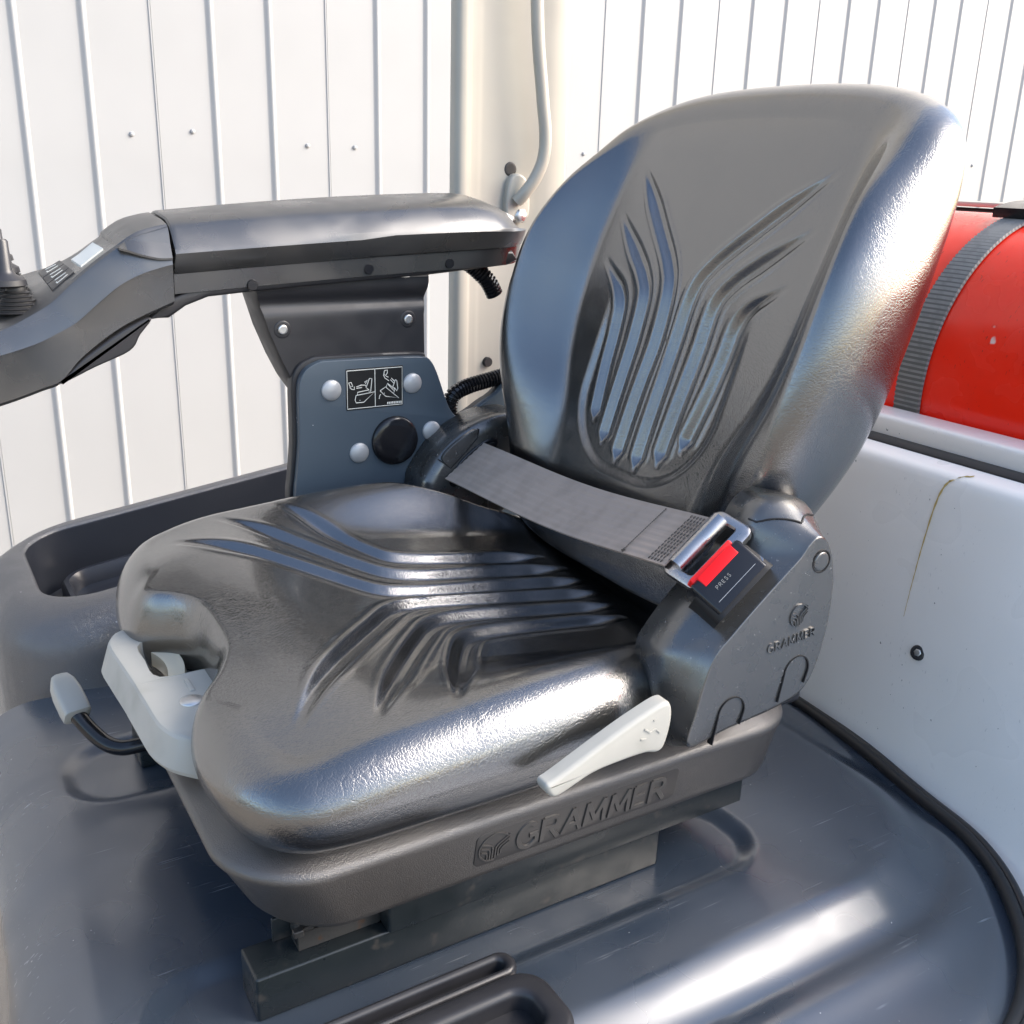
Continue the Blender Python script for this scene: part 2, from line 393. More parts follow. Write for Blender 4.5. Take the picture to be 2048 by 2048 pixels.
# hood latch: a frame with a pull bar
fr = frame((0, 0, 0), (1, 0, 0), (0, 1, 0))
def ring_part(name, o_, i_, f_, z0, z1, m, parent, rb=.004):
    o_, i_ = np.asarray(o_), np.asarray(i_); no, ni = normals2(o_), normals2(i_); R = [[f_(*p, z0) for p in o_], [f_(*p, z1 - rb) for p in o_]]
    for k in range(1, 4): a = math.pi / 2 * k / 3; R.append([f_(*(p - q * rb * (1 - math.cos(a))), z1 - rb + rb * math.sin(a)) for p, q in zip(o_, no)])
    for k in range(3, -1, -1): a = math.pi / 2 * k / 3; R.append([f_(*(p + q * rb * (1 - math.cos(a))), z1 - rb + rb * math.sin(a)) for p, q in zip(i_, ni)])
    R.append([f_(*p, z0) for p in i_]); return loft(name, R, m, parent, cap0=False, cap1=False)
prism('latch_plate', rrect(.066, .40, .238, .334, .014, 6), fr, -.02, .0095, .002, 'black_plastic', hood)
ring_part('latch_frame', rrect(.064, .42, .2355, .2605, .012, 6), rrect(.074, .41, .2435, .2535, .0045, 6), fr, -.004, .022, 'black_plastic', hood)
ring_part('latch_handle', rrect(.056, .42, .2635, .336, .024, 8), rrect(.076, .40, .283, .317, .012, 8), fr, -.004, .026, 'black_plastic', hood, .006)
# --- rubber seal in the seam, silver rear panel
zs = hood_z(seam)
tube('rubber_seal', [(a - .005, b + .003, c + .004) for (a, b), c in zip(seam, zs)], .0062, 'rubber', fl)
tube('rubber_seal', [(a - .013, b + .008, c + .004) for (a, b), c in zip(seam, zs)], .0045, 'black_plastic', fl)
ridge_y = np.interp(np.linspace(0, 1, len(seam)), [0, .45, .62, .75, .85, 1], [-.42, .22, .46, .75, 1.05, 1.6])
rows = []
for wv in np.linspace(0, 1, 26):
    row = []
    for (a, b), yv, zz in zip(seam, ridge_y, zs):
        a0, b0 = a - .009, b + .006; px = a0 + (-.503 - a0) * wv ** .55; py = b0 + (yv - b0) * wv ** .8; pz = zz - .008 + (.308 - zz) * wv ** 1.25
        row.append((px, py, pz))
    rows.append(row)
for dx, dz in ((-.002, .006), (-.006, .0105), (-.012, .0125), (-.030, .016)):
    rows.append([(-.503 + dx, yv, .300 + dz) for yv in ridge_y])
loft('rear_panel', rows, 'silver_paint', fl, closed=False, cap0=False, cap1=False)
loft('rubber_strip', [[(x, -.45, z), (x, 1.6, z)] for x, z in ((-.532, .310), (-.532, .3175), (-.535, .3205), (-.546, .322), (-.552, .318))], 'rubber', fl, closed=False, cap0=False, cap1=False)
prism('top_rail', rrect(-.60, -.552, .28, .342, .006, 4), frame((0, 1.6, 0), (1, 0, 0), (0, 0, 1)), 0, 2.05, .002, 'silver_paint', fl)
bb = disc('bolt', (-.487, .170, .118), (1, .25, .35), .0085, .004, 'black_plastic', fl, seg=20)
disc('bolt_socket', (-.4838, .1708, .1192), (1, .25, .35), .0042, .001, 'steel', bb, seg=6)
# --- right-hand console with a storage tray
def zt(x): return .108 + .14 * (.21 - np.minimum(x, .30))
def crow(x0, x1, y0, y1, r, dz, absz=None):
    return [(x, y, absz if absz is not None else zt(x) + dz) for x, y in rrect(x0, x1, y0, y1, r, 10)]
R = []
R.append(crow(-.30, .352, -.715, -.366, .11, 0, -.6)); R.append(crow(-.30, .352, -.715, -.368, .11, -.055))
for k in range(1, 9):
    a = math.pi / 2 * k / 8; i = .045 * (1 - math.cos(a)); ib = .012 * (1 - math.cos(a))
    R.append(crow(-.30, .352 - i, -.715 + ib, -.368 - i, .11 - i * .4, -.055 + .055 * math.sin(a)))
rm = (-.20, .300, -.690, -.424)
R.append(crow(*rm, .07, 0))
for k in range(1, 5):
    a = math.pi / 2 * k / 4; i = .006 * math.sin(a); R.append(crow(rm[0] + i, rm[1] - i, rm[2] + i, rm[3] - i, .07 - i, -.006 * (1 - math.cos(a))))
R.append(crow(rm[0] + .012, rm[1] - .014, rm[2] + .010, rm[3] - .012, .062, -.085))
R.append(crow(rm[0] + .030, rm[1] - .030, rm[2] + .028, rm[3] - .028, .05, -.092))
con = loft('side_console', R, 'console_plastic', fl, cap0=False); con.data.materials.append(M['tray_plastic_and_shade'])
nc_ = len(R[0])
for pidx, pol in enumerate(con.data.polygons):
    if pidx >= 13 * nc_: pol.material_index = 1  # cavity walls are console plastic too, darker colour paints in their shade
for xa, xb in ((.255, .06), (-.02, -.17)):
    t_ = [(x, y, zt(x) - .072) for x, y in rrect(xb, xa, -.665, -.470, .04, 8)]; t_.append(t_[0])
    a = np.array(t_); rings = []
    pr = np.array([(x, y) for x, y, z in t_[:-1]]); nr = normals2(pr)
    for d, h in ((0, -.02), (0, .012), (.004, .018), (.010, .018), (.014, .012), (.018, -.004), (.03, -.008)):
        rings.append([(p[0] - q[0] * d, p[1] - q[1] * d, zt(p[0]) - .076 + h) for p, q in zip(pr, nr)])
    loft('tray_insert', rings, 'tray_plastic_and_shade', con, cap0=False)
# --- pillar of the overhead guard with its grab bar
prof = [(-.520, -.60), (-.525, -.602), (-.528, -.61), (-.528, -.625), (-.335, -.625), (-.3335, -.612), (-.336, -.603), (-.342, -.600), (-.353, -.600), (-.357, -.603), (-.361, -.6045), (-.368, -.604), (-.374, -.6055), (-.380, -.606), (-.470, -.606), (-.474, -.604), (-.482, -.6035), (-.488, -.601)]
loft('pillar', [[(x - .02 * 0, y, z) for x, y in prof] for z in (-.6, .2, 1.9)], 'pillar_paint', fl, sharp=60)
gb = spline([(-.424, -.565, 1.6), (-.432, -.565, 1.1), (-.440, -.565, .82), (-.454, -.565, .70), (-.462, -.565, .645), (-.461, -.567, .610), (-.452, -.572, .583), (-.440, -.58, .562), (-.432, -.590, .548)], 8)
tube('grab_bar', gb, .0095, 'pillar_paint', fl, n=16)
prism('grab_bar_foot', spline([(.418, .525), (.452, .522), (.458, .545), (.452, .578), (.434, .588), (.420, .575)], 5, True), frame((0, 0, 0), (-1, 0, 0), (0, 0, 1)), -.607, -.594, .004, 'pillar_paint', fl)
disc('hole_shade', (-.428, -.6062, .594), (0, 1, 0), .0105, .0012, 'rubber', fl, seg=24)  # dark disc painting the shade of an open hole
disc('bolt', (-.442, -.6, .527), (0, 1, 0), .012, .008, 'steel', fl, dome=.3, seg=6)
disc('bolt', (-.314 - .08, -.606, .305), (0, 1, 0), .008, .006, 'rubber', fl, seg=16)
# --- frame bar behind the gas cylinder
box('rear_frame', (-1.09, -.9, .50), (-1.03, .9, .557), 'dark_hole', fl, .004)
box('rear_frame_lip', (-1.095, -.9, .560), (-1.025, .9, .567), 'pillar_paint', fl, .002)

# yellow-brown run down the silver panel
G = np.array(rows).reshape(-1, 3)
def panel_x(y, z):
    d = (G[:, 1] - y) ** 2 + (G[:, 2] - z) ** 2; k = np.argsort(d)[:6]; q = 1 / (d[k] + 1e-7); return float((G[k, 0] * q).sum() / q.sum())
sp = spline([(.178, .3135), (.166, .309), (.157, .300), (.151, .275), (.147, .230), (.1455, .200), (.1445, .175), (.144, .150)], 8); V, F = [], []
for k, (y, z) in enumerate(sp):
    hw = np.interp(k / len(sp), [0, .12, .3, .6, 1], [.0008, .0018, .0011, .0006, .0002]) * (1 + .25 * math.sin(k * 1.7))
    for e in (-1, 1): V.append((panel_x(y, z) + .0022, y + e * hw, z + e * hw * (1.2 if k < 10 else 0)))
    if k: F.append((2 * k - 2, 2 * k - 1, 2 * k + 1, 2 * k))
mk('stain', V, F, 'rust_stain', fl, True, None)

# ================================================================== gas cylinder and strap
cyl = thing('gas_cylinder', (-.805, 0, .16), 'scuffed red gas cylinder lying behind the backrest', 'gas cylinder')
rings = []
for y, r in ((-.50, .02), (-.495, .08), (-.475, .14), (-.44, .18), (-.39, .198), (-.34, .2), (.75, .2), (.80, .197), (.85, .16), (.88, .06)):
    rings.append([(-.805 + r * math.cos(a), y, .360 + r * math.sin(a)) for a in np.linspace(0, 2 * math.pi, 96, endpoint=False)])
loft('body', rings, 'tank_red', cyl, sharp=None)
strap = thing('cylinder_strap', (-.805, .02, .25), 'grey woven strap round the red gas cylinder', 'strap')
rings = []
for i_, a in enumerate(np.linspace(-.6, math.pi + .6, 300)):
    ra, rb = .2012, .2012 + .0022 + .0016 * (i_ % 2); c, s_ = math.cos(a), math.sin(a)
    rings.append([(-.805 + r * c, y, .360 + r * s_) for r, y in ((ra, .001), (rb, .002), (rb + .0004, .019), (rb, .036), (ra, .037))])
wb = loft('webbing_band', rings, 'strap_grey', strap, sharp=60); wb.data.materials.append(M['strap_dark'])
for pidx, pol in enumerate(wb.data.polygons):
    if (pidx // 5) % 2: pol.material_index = 1
rings = []
for a in np.linspace(math.radians(74), math.radians(112), 14):
    c, s_ = math.cos(a), math.sin(a); rings.append([(-.805 + r * c, y, .36 + r * s_) for r, y in ((.205, -.012), (.217, -.010), (.217, .048), (.205, .05))])
loft('ratchet', rings, 'gloss_black', strap, sharp=60)

# ================================================================== seat
seat = thing('operator_seat', (0, 0, 0), 'black vinyl suspension seat with lap belt, plastic skirt and white levers', 'seat')

# --- cushion
half = [(.220, 0), (.222, .034), (.234, .060), (.251, .081), (.262, .107), (.263, .152), (.253, .197), (.230, .227), (.19, .239), (.10, .241), (.02, .241), (-.04, .238), (-.085, .224), (-.14, .205), (-.20, .18), (-.225, .11)]
outl = half + [(-.23, 0)] + [(x, -y) for x, y in half[:0:-1]]
CG = [[(.205, .172), (.170, .132), (.134, .096), (.088, .050), (.055, .020), (.020, .0125), (-.06, .013), (-.176, .015)],
      [(.155, .198), (.122, .156), (.095, .122), (.060, .080), (.033, .054), (.0, .0445), (-.06, .044), (-.17, .045)],
      [(.094, .207), (.073, .172), (.055, .142), (.034, .108), (.015, .087), (-.015, .079), (-.06, .076), (-.158, .073)]]
cgl = [spline([(x, s * y) for x, y in g_], 8) for g_ in CG for s in (1, -1)]
def cush_top(P):
    x, y = P[:, 0], P[:, 1]; ay = np.abs(y)
    z = .2215 + .139 * x - .080 * y
    b = sinterp(x, [-.24, -.16, -.10, -.05, 0, .05, .10, .15, .20, .27], [.026, .034, .038, .036, .029, .020, .009, -.002, -.007, -.008])
    z = z + b * sstep(.125, .205, ay) 
    z = z - .006 * (1 - (ay / .13) ** 2).clip(0) * sstep(.18, .05, x)
    z = z - .036 * sstep(.13, .285, x) ** 1.3                         # waterfall front
    g_ = grooves(P, cgl, .0100, .0064, .085, .12, .04)
    return z + g_
def cush_R(O):
    k = sstep(.19, .215, O[:, 0]) * (1 - sstep(.085, .125, np.abs(O[:, 1])))
    return .038 * (1 - k) + .015 * k - .0 * sstep(.2, .26, O[:, 0]) * (1 - k)
shell('cushion', outl, (.02, 0), cush_top, .184, .152, cush_R, .018, lambda x, y, z: (x, y, z), 'vinyl', seat)

# --- backrest
ta = math.radians(18.5); PB = np.array((-.19, -.004, .26)); VB = np.array((-math.sin(ta), 0, math.cos(ta))); NB = np.array((math.cos(ta), 0, math.sin(ta)))
bh = [(0, .465), (.07, .463), (.130, .456), (.180, .440), (.217, .410), (.236, .362), (.244, .305), (.248, .25), (.247, .19), (.240, .14), (.228, .1), (.208, .05), (.192, .0), (.172, -.035), (.11, -.052)]
bout = bh + [(0, -.055)] + [(-u, v) for u, v in bh[:0:-1]]
BG = [[(.137, .367), (.105, .338), (.068, .303), (.033, .268), (.018, .240), (.0145, .19), (.0155, .14), (.016, .060)],
      [(.142, .314), (.117, .294), (.090, .273), (.067, .253), (.053, .231), (.050, .19), (.048, .14), (.046, .072)],
      [(.139, .262), (.120, .249), (.098, .233), (.088, .216), (.085, .19), (.081, .15), (.071, .092)]]
bgl = [spline([(s * u, v) for u, v in g_], 8) for g_ in BG for s in (1, -1)]
def back_top(P):
    u, v = P[:, 0], P[:, 1]; au = np.abs(u)
    h = sinterp(v, [-.06, 0, .05, .1, .15, .2, .28, .33, .37, .41, .46], [0, .006, .022, .040, .052, .056, .056, .050, .036, .012, 0])
    e0 = sinterp(v, [0, .1, .15, .2, .28, .37, .45], [.10, .122, .146, .156, .160, .156, .14])
    wz = h * sstep(0, 1, np.clip((au - e0 + .006) / .076, 0, 1))
    wz = wz + .004 * np.exp(-((v - .10) / .09) ** 2) * np.exp(-(u / .1) ** 2)
    wz = wz - .030 * np.clip((v - .24) / .21, 0, 1.2) ** 1.7 - .014 * np.clip((v - .38) / .08, 0, 1) ** 2 - .012 * np.clip((.04 - v) / .09, 0, 1) ** 2
    d = sd_rrect(P, -.106, .106, .046, .5, .085)                     # panel round the stems
    wz = wz - .0045 * (1 - sstep(-.010, .004, d)) * sstep(.26, .17, v)
    return wz + grooves(P, bgl, .0084, .0066, .075, .14)
def back_side(O):
    return -.008 - .036 * np.clip((O[:, 1] - .24) / .21, 0, 1.2) ** 1.7 - .016 * sstep(.18, .36, O[:, 1])
def back_R(O):
    return sinterp(O[:, 1], [-.06, 0, .06, .28, .38, .46], [.04, .032, .027, .027, .040, .044])
bp_ = lambda u, v, z: tuple(PB + np.array((0, u, 0)) + v * VB + z * NB)
shell('backrest', bout, (0, .19), back_top, back_side, -.068, back_R, .046, bp_, 'vinyl', seat, nq=150)
box('gap_filler', (-.285, -.195, .125), (-.218, .195, .262), 'black_plastic', seat, .006)  # added dark filler, closes the view through so the gap stays dark
box('backrest_bracket', (-.245, .165, .27), (-.205, .185, .335), 'steel', seat, .003)
tube('bracket_bolt', [(-.225, .18, .315), (-.225, .20, .315)], .008, 'steel', seat)
prism('backrest_shell_tab', spline([(.205, .285), (.222, .31), (.245, .345), (.258, .36), (.262, .33), (.245, .30), (.225, .28)], 5, True), frame((0, .175, 0), (-1, 0, 0), (0, 0, 1)), -.03, .03, .004, 'skirt_plastic', seat)

# --- skirt (suspension cover)
def sk(i, z, fx=0., cr=.065):
    return [(x, y, z + .006 * max(0, (x - .19) / .07)) for x, y in rrect(-.268 + i, .268 - i - fx, -.224 + i, .224 - i, cr - i * .5, 14)]
R = [sk(.018, .0765, .020), sk(.013, .0755, .020), sk(.0105, .077, .019), sk(.009, .082, .016), sk(.003, .116, .004), sk(.0005, .125), sk(0, .1285), sk(.001, .132), sk(.004, .1345), sk(.012, .139), sk(.026, .147), sk(.036, .157), sk(.040, .168), sk(.06, .17)]
skirt = loft('skirt', R, 'skirt_plastic', seat, sharp=60)
tl = math.atan2(.0072, .041)                                         # the side leans in towards its foot
fb = frame((.0, .2145, .082), (-1, 0, 0), (0, math.sin(tl), math.cos(tl)))
bd = prism('badge_panel', rrect(-.084, .113, .007, .0405, .006, 5), fb, -.004, .0012, .0005, 'badge_plastic', skirt, 2)
text('lettering', 'GRAMMER', frame(fb(-.046, .0115, .0011), fb(1, 0) - fb(0, 0), fb(0, 1) - fb(0, 0)), .0240, .94, .0013, 'badge_plastic', skirt, stroke=.21, gap=.05)
def emblem(r):
    L_ = [[(r * math.cos(a), r * math.sin(a)) for a in np.linspace(math.radians(30), math.radians(275), 30)]]
    for i in range(3):
        xx = -.10 - .17 * i; L_.append([(r * p, r * q) for p, q in ((-.93 + .04 * i, .42 - .30 * i), (xx - .32, .26 - .24 * i), (xx - .06, .10 - .22 * i), (xx, -.10 - .22 * i), (xx, -.90))])
        xx = .10 + .17 * i; L_.append([(r * p, r * q) for p, q in ((.98, .62 - .27 * i), (xx + .12, .12 - .16 * i), (xx, -.06 - .16 * i), (xx, -.88 + .1 * i))])
    return L_
strokes('emblem', emblem(.0135), .0015, frame(fb(-.0675, .024, .001), fb(1, 0) - fb(0, 0), fb(0, 1) - fb(0, 0)), 0, .0012, 'badge_plastic', skirt)

# --- slide rails: two, each a base block, an upper rail and the sliding channel in front
for yo in (.194, -.185):
    rl = box('rail_base', (-.122, yo - .038, .0005), (.249, yo, .0385), 'rail_paint', seat, .002)
    box('upper_rail', (-.216, yo - .030, .039), (.146, yo + .004, .068), 'rail_paint', rl, .002)
    box('upper_rail_cap', (-.2155, yo - .028, .0685), (.1455, yo + .0015, .082), 'rail_paint', rl, .0015)
    prism('slide_channel', [(0, 0), (.018, 0), (.018, .003), (.003, .003), (.003, .015), (0, .015)], frame((.212, yo - .013, .039), (0, -1, 0), (0, 0, 1)), .0, .066, .0006, 'rail_steel', rl, 2)
    box('slide_plate', (.1465, yo - .034, .039), (.226, yo - .031, .060), 'rail_paint', rl, .001)
    tube('roller', [(.205, yo - .03, .050), (.205, yo - .014, .050)], .0075, 'rail_steel', rl, n=18)
    box('stop_tab', (.208, yo - .016, .053), (.216, yo - .010, .059), 'rail_steel', rl, .001)

# --- near side cover (left of the seat)
inn = [(-.087, .155), (-.073, .198), (-.073, .236), (-.082, .253), (-.106, .278), (-.132, .297), (-.148, .311), (-.157, .338), (-.170, .351), (-.190, .354), (-.215, .345), (-.232, .318), (-.240, .285), (-.238, .245), (-.226, .205), (-.205, .182), (-.165, .172), (-.125, .168)]
ouo = [(-.076, .177), (-.080, .205), (-.092, .246), (-.112, .266), (-.142, .291), (-.161, .306), (-.175, .317), (-.183, .326), (-.191, .331), (-.200, .328), (-.208, .316), (-.213, .301), (-.216, .282), (-.215, .248), (-.207, .214), (-.193, .195), (-.164, .187), (-.115, .182)]
A = spline(inn, 8, True); B = spline(ouo, 8, True); rings = []
for y, f, bul in ((.200, 0, 0), (.226, 0, 0), (.231, .02, .0), (.236, .10, .0), (.245, .34, .0), (.255, .62, 0), (.264, .88, 0), (.267, .955, 0), (.2686, .985, 0), (.2692, 1.0, 0)):
    rings.append([(p[0] * (1 - f) + q[0] * f, y, p[1] * (1 - f) + q[1] * f) for p, q in zip(A, B)])
cB = B.mean(0)
for f in (.97, .8, .5, .2): rings.append([(cB[0] + (q[0] - cB[0]) * f, .2692 + .0022 * (1 - f ** 2), cB[1] + (q[1] - cB[1]) * f) for q in B])
cov = loft('side_cover', rings, 'cover_plastic', seat, sharp=None)
fc = frame((0, .2702, 0), (-1, 0, 0), (0, 0, 1))
def ring_line(cx, cz, r, a0=0, a1=360, n=40): return [(-cx + r * math.cos(math.radians(a)), cz + r * math.sin(math.radians(a))) for a in np.linspace(a0, a1, n)]
strokes('seam_line', [ring_line(-.197, .310, .0092)], .0014, fc, -.004, .0006, 'dark_hole', cov)
disc('plug', (-.197, .2694, .310), (0, 1, 0), .0082, .0018, 'cover_plastic', cov, seg=28)
def arch(cx, cz, r, lean):
    a = [(-cx - r - lean, cz - .024), (-cx - r - lean * .4, cz - .010)]; a += [(-cx + r * math.cos(t), cz + r * math.sin(t)) for t in np.linspace(math.pi, -.4, 18)]; return a + [(-cx + r * .75, cz - .013)]
strokes('seam_line', [arch(-.116, .197, .0135, .004)], .0013, fc, -.004, .0013, 'dark_hole', cov)
strokes('seam_line', [arch(-.184, .217, .0135, .004)], .0013, fc, -.004, .0013, 'dark_hole', cov)
text('lettering', 'GRAMMER', frame((-.148, .2698, .241), (-.98, 0, .10), (-.05, 0, .99)), .0078, .95, .0024, 'cover_plastic', cov, stroke=.17, gap=.13)
strokes('emblem', emblem(.0095), .0011, frame((-.178, .2708, .268), (-.99, 0, .10), (-.05, 0, .99)), 0, .0018, 'cover_plastic', cov)
def cov_pt(idx, f, h=.0004):
    a, b = A[int(idx * 8) % len(A)], B[int(idx * 8) % len(B)]; y = np.interp(f, [0, .02, .10, .34, .62, .88, 1], [.226, .231, .236, .245, .255, .264, .2692])
    p = np.array((a[0] * (1 - f) + b[0] * f, y + h, a[1] * (1 - f) + b[1] * f)); return p + np.array((.0, 0, h))
tube('seam_line', [cov_pt(i_, f_) for i_, f_ in zip(np.linspace(7.0, 8.25, 12), np.linspace(.0, .62, 12))] + [cov_pt(i_, f_) for i_, f_ in zip(np.linspace(8.4, 9.9, 12), np.linspace(.60, .30, 12))], .0008, 'dark_hole', cov, n=6)
box('vent_slot', (-.160, .214, .163), (-.118, .2285, .177), 'dark_hole', cov, .003)

# --- far side cover with the belt guide
fo = spline([(.090, .215), (.086, .250), (.094, .268), (.115, .294), (.148, .315), (.190, .326), (.222, .322), (.236, .29), (.235, .24), (.20, .205), (.14, .19)], 8, True)
fcov = prism('belt_guide', fo, frame((-.010, 0, -.006), (-1, 0, 0), (0, 0, 1)), -.285, -.226, .014, 'plate_paint', seat, 6, sharp=None)
fcov.data.materials[0] = M['cover_plastic']
ff = frame((-.006, -.2260, -.003), (-1, 0, 0), (0, 0, 1))
prism('slot_rim', spline([(.122, .252), (.134, .273), (.160, .292), (.181, .298), (.185, .288), (.165, .266), (.140, .250), (.127, .244)], 6, True), ff, -.004, .0022, .002, 'gloss_black', fcov)
prism('slot', spline([(.128, .254), (.140, .273), (.162, .288), (.178, .293), (.179, .287), (.162, .267), (.140, .253), (.131, .248)], 6, True), ff, .0, .0027, .0004, 'dark_hole', fcov)
prism('tab', spline([(.112, .279), (.122, .292), (.148, .3075), (.158, .3095), (.156, .302), (.140, .286), (.124, .270)], 6, True), ff, -.004, .0009, .0006, 'cover_plastic', fcov)
strokes('seam_line', [[(.108, .279), (.123, .267), (.142, .284), (.158, .300), (.160, .310)]], .0013, ff, -.004, .0007, 'dark_hole', fcov)

# --- lap belt
a0, a1 = np.array((-.172, -.224, .289)), np.array((-.121, -.224, .252)); b0, b1 = np.array((-.137, .207, .334)), np.array((-.090, .207, .302))
rings = []
for k in range(61):
    t = k / 60; sag = -.006 * math.sin(math.pi * t) + .0012 * math.sin(7 * t + .5); A_, B_ = a0 + (b0 - a0) * t, a1 + (b1 - a1) * t; row = []
    nrm = np.cross(b0 - a0, B_ - A_); nrm /= np.linalg.norm(nrm); nrm = -nrm if nrm[2] < 0 else nrm
    for u in np.linspace(0, 1, 49):
        rib = .00035 * math.cos(u * 2 * math.pi * 8); row.append(A_ + (B_ - A_) * u + nrm * (.0008 + rib + .0016 * math.sin(math.pi * u) * math.sin(5 * t)) + np.array((0, 0, sag)))
    for u in np.linspace(1, 0, 5): row.append(A_ + (B_ - A_) * u - nrm * .0008 + np.array((0, 0, sag)))
    rings.append(row)
belt = loft('belt_webbing', rings, 'webbing', seat, sharp=60)
bx = (a1 - a0) / np.linalg.norm(a1 - a0)
def onbelt(t, u, h=.0016): return a0 + (b0 - a0) * t + ((a1 + (b1 - a1) * t) - (a0 + (b0 - a0) * t)) * u + np.array((.3, 0, .95)) * h + np.array((0, 0, -.006 * math.sin(math.pi * t)))
parts = []
for rr in range(5):
    t0 = .945 + rr * .0095
    for s_ in range(14):
        u0 = .04 + s_ * .067; parts.append(tube_data([onbelt(t0, u0), onbelt(t0 + .002 * (s_ % 2), u0 + .022, .0022), onbelt(t0, u0 + .046)], .0006, 5))
st = mk('stitching', *join_data(parts), 'thread', belt); st['kind'] = 'stuff'
parts = []
for s_ in range(26):
    u0 = .04 + s_ * .036; parts.append(tube_data([onbelt(.86, u0), onbelt(.86, u0 + .012, .0020), onbelt(.86, u0 + .026)], .0005, 5))
parts.append(tube_data([onbelt(.858, .93), onbelt(.866, .95, .002), onbelt(.856, .97), onbelt(.864, .985)], .0008, 5))
st = mk('seam_stitching', *join_data(parts), 'thread', belt); st['kind'] = 'stuff'
# tongue
tw = np.array((-.80, 0, .60)); tw /= np.linalg.norm(tw)
t0 = np.array((-.096, .203, .299)); td = np.array((.10, .88, -.34)); td -= tw * (td @ tw); td /= np.linalg.norm(td); tn = np.cross(td, tw); tn = tn if tn[2] > 0 else -tn
ft = lambda a, b, c=0.: t0 + a * tw + b * td + c * tn
wL = .062
o_ = rrect(-.004, wL + .004, -.002, .036, .008, 5); i_ = rrect(.005, wL - .005, .013, .024, .002, 5)
rings = [[ft(*p, -.003) for p in o_], [ft(*p, .0025) for p in o_], [ft(*p, .004) for p in (o_ - normals2(o_) * .002)], [ft(*p, .004) for p in (i_ + normals2(i_) * .0015)], [ft(*p, .0025) for p in i_], [ft(*p, -.003) for p in i_]]
V, F = loft_data(rings, True, False, False); nn = len(o_)
for j in range(nn): k = (j + 1) % nn; F.append((5 * nn + j, 5 * nn + k, k, j))
tg = mk('belt_tongue', V, F, 'chrome_dark', seat)
tube('tongue_bar', [ft(.004, .008, .004), ft(wL - .004, .008, .004)], .0078, 'chrome_dark', tg, n=20)
prism('tongue_blade', rrect(.012, wL - .012, .030, .060, .003, 3), lambda a, b, c=0.: ft(a, b, c), -.0015, .0015, .0004, 'chrome_dark', tg, 2)
# buckle
bd_ = np.array((.0, .66, -.75)); bd_ -= tw * (bd_ @ tw); bd_ = bd_ / np.linalg.norm(bd_); k0 = np.array((-.097, .232, .292)); bn = np.cross(bd_, tw); bn = bn if bn[1] > 0 else -bn
fk = lambda a, b, c=0.: k0 + a * tw + b * bd_ + c * bn
bw = .046
ob = rrect(-.005, bw + .005, -.008, .024, .004, 4)
rings = []
for d, ins in ((-.004, .0), (.030, 0), (.033, .001), (.0345, .003)):
    rings.append([k0 + p[0] * tw + p[1] * bn + d * -bd_ * -1 for p in (ob - normals2(ob) * ins)])
# body runs down along bd_ from its mouth
rings = []
for d, ins in ((.030, .0), (.004, 0), (.001, .0012), (.0, .003)):
    rings.append([k0 + p[0] * tw + (p[1] - .006) * bn + d * bd_ for p in (ob - normals2(ob) * ins)])
bk = loft('belt_buckle', rings, 'gloss_black', seat)
rb = rrect(.0, bw, -.003, .0145, .0016, 3)
rings = [[k0 + p[0] * tw + p[1] * bn + d * bd_ for p in (rb - normals2(rb) * i)] for d, i in ((.006, 0), (-.0030, 0), (-.0042, .0010))]
rings_w = [[k0 + p[0] * tw + (p[1] - .0125) * bn + d * bd_ for p in (ob + normals2(ob) * (.005 if d > .02 else .003))] for d in (.008, .034)]
loft('buckle_gap_shade', rings_w, 'dark_hole', bk)  # black block painting in the shadowed gap round the sunken buckle
rbtn = loft('release_button', rings, 'red_button', bk)
rb = rrect(.004, bw - .004, .012, .0186, .0012, 3)
rings = [[k0 + p[0] * tw + p[1] * bn + d * bd_ for p in (rb - normals2(rb) * i)] for d, i in ((.0085, 0), (.0005, 0), (-.0006, .0008))]
loft('button_lip', rings, 'red_button', rbtn)
text('lettering', 'PRESS', frame(k0 + .009 * tw + .0179 * bn + .0165 * bd_, tw, -bd_), .0030, 1.05, .0004, 'strap_grey', bk, stroke=.14, gap=.3)
strokes('glint_line', [[(.002, -.0235), (.044, -.0235)]], .0004, frame(k0 + .0178 * bn, tw, -bd_), 0, .0005, 'rivet', bk)  # pale line painting a specular glint on the housing

# --- white recline lever
lc = [(.056, .184), (.045, .189), (-.003, .2095), (-.030, .2195), (-.047, .224), (-.054, .220), (-.0555, .206), (-.051, .187), (-.044, .182), (-.033, .1845), (-.012, .1845), (.016, .182), (.043, .173), (.052, .1745)]
lv = prism('recline_lever', spline([(-x, z) for x, z in lc], 6, True), frame((0, 0, 0), (-1, 0, 0), (0, 0, 1)), .258, .271, .0038, 'white_plastic', seat, 6)
lf = frame((0, .2712, 0), (-1, 0, 0), (0, 0, 1))
strokes('lever_mark', [[(.029, .207), (.034, .203), (.040, .204), (.044, .200)], [(.037, .212), (.0395, .2125)], [(.026, .199), (.031, .198)]], .0016, lf, -.002, .0006, 'white_plastic', lv)

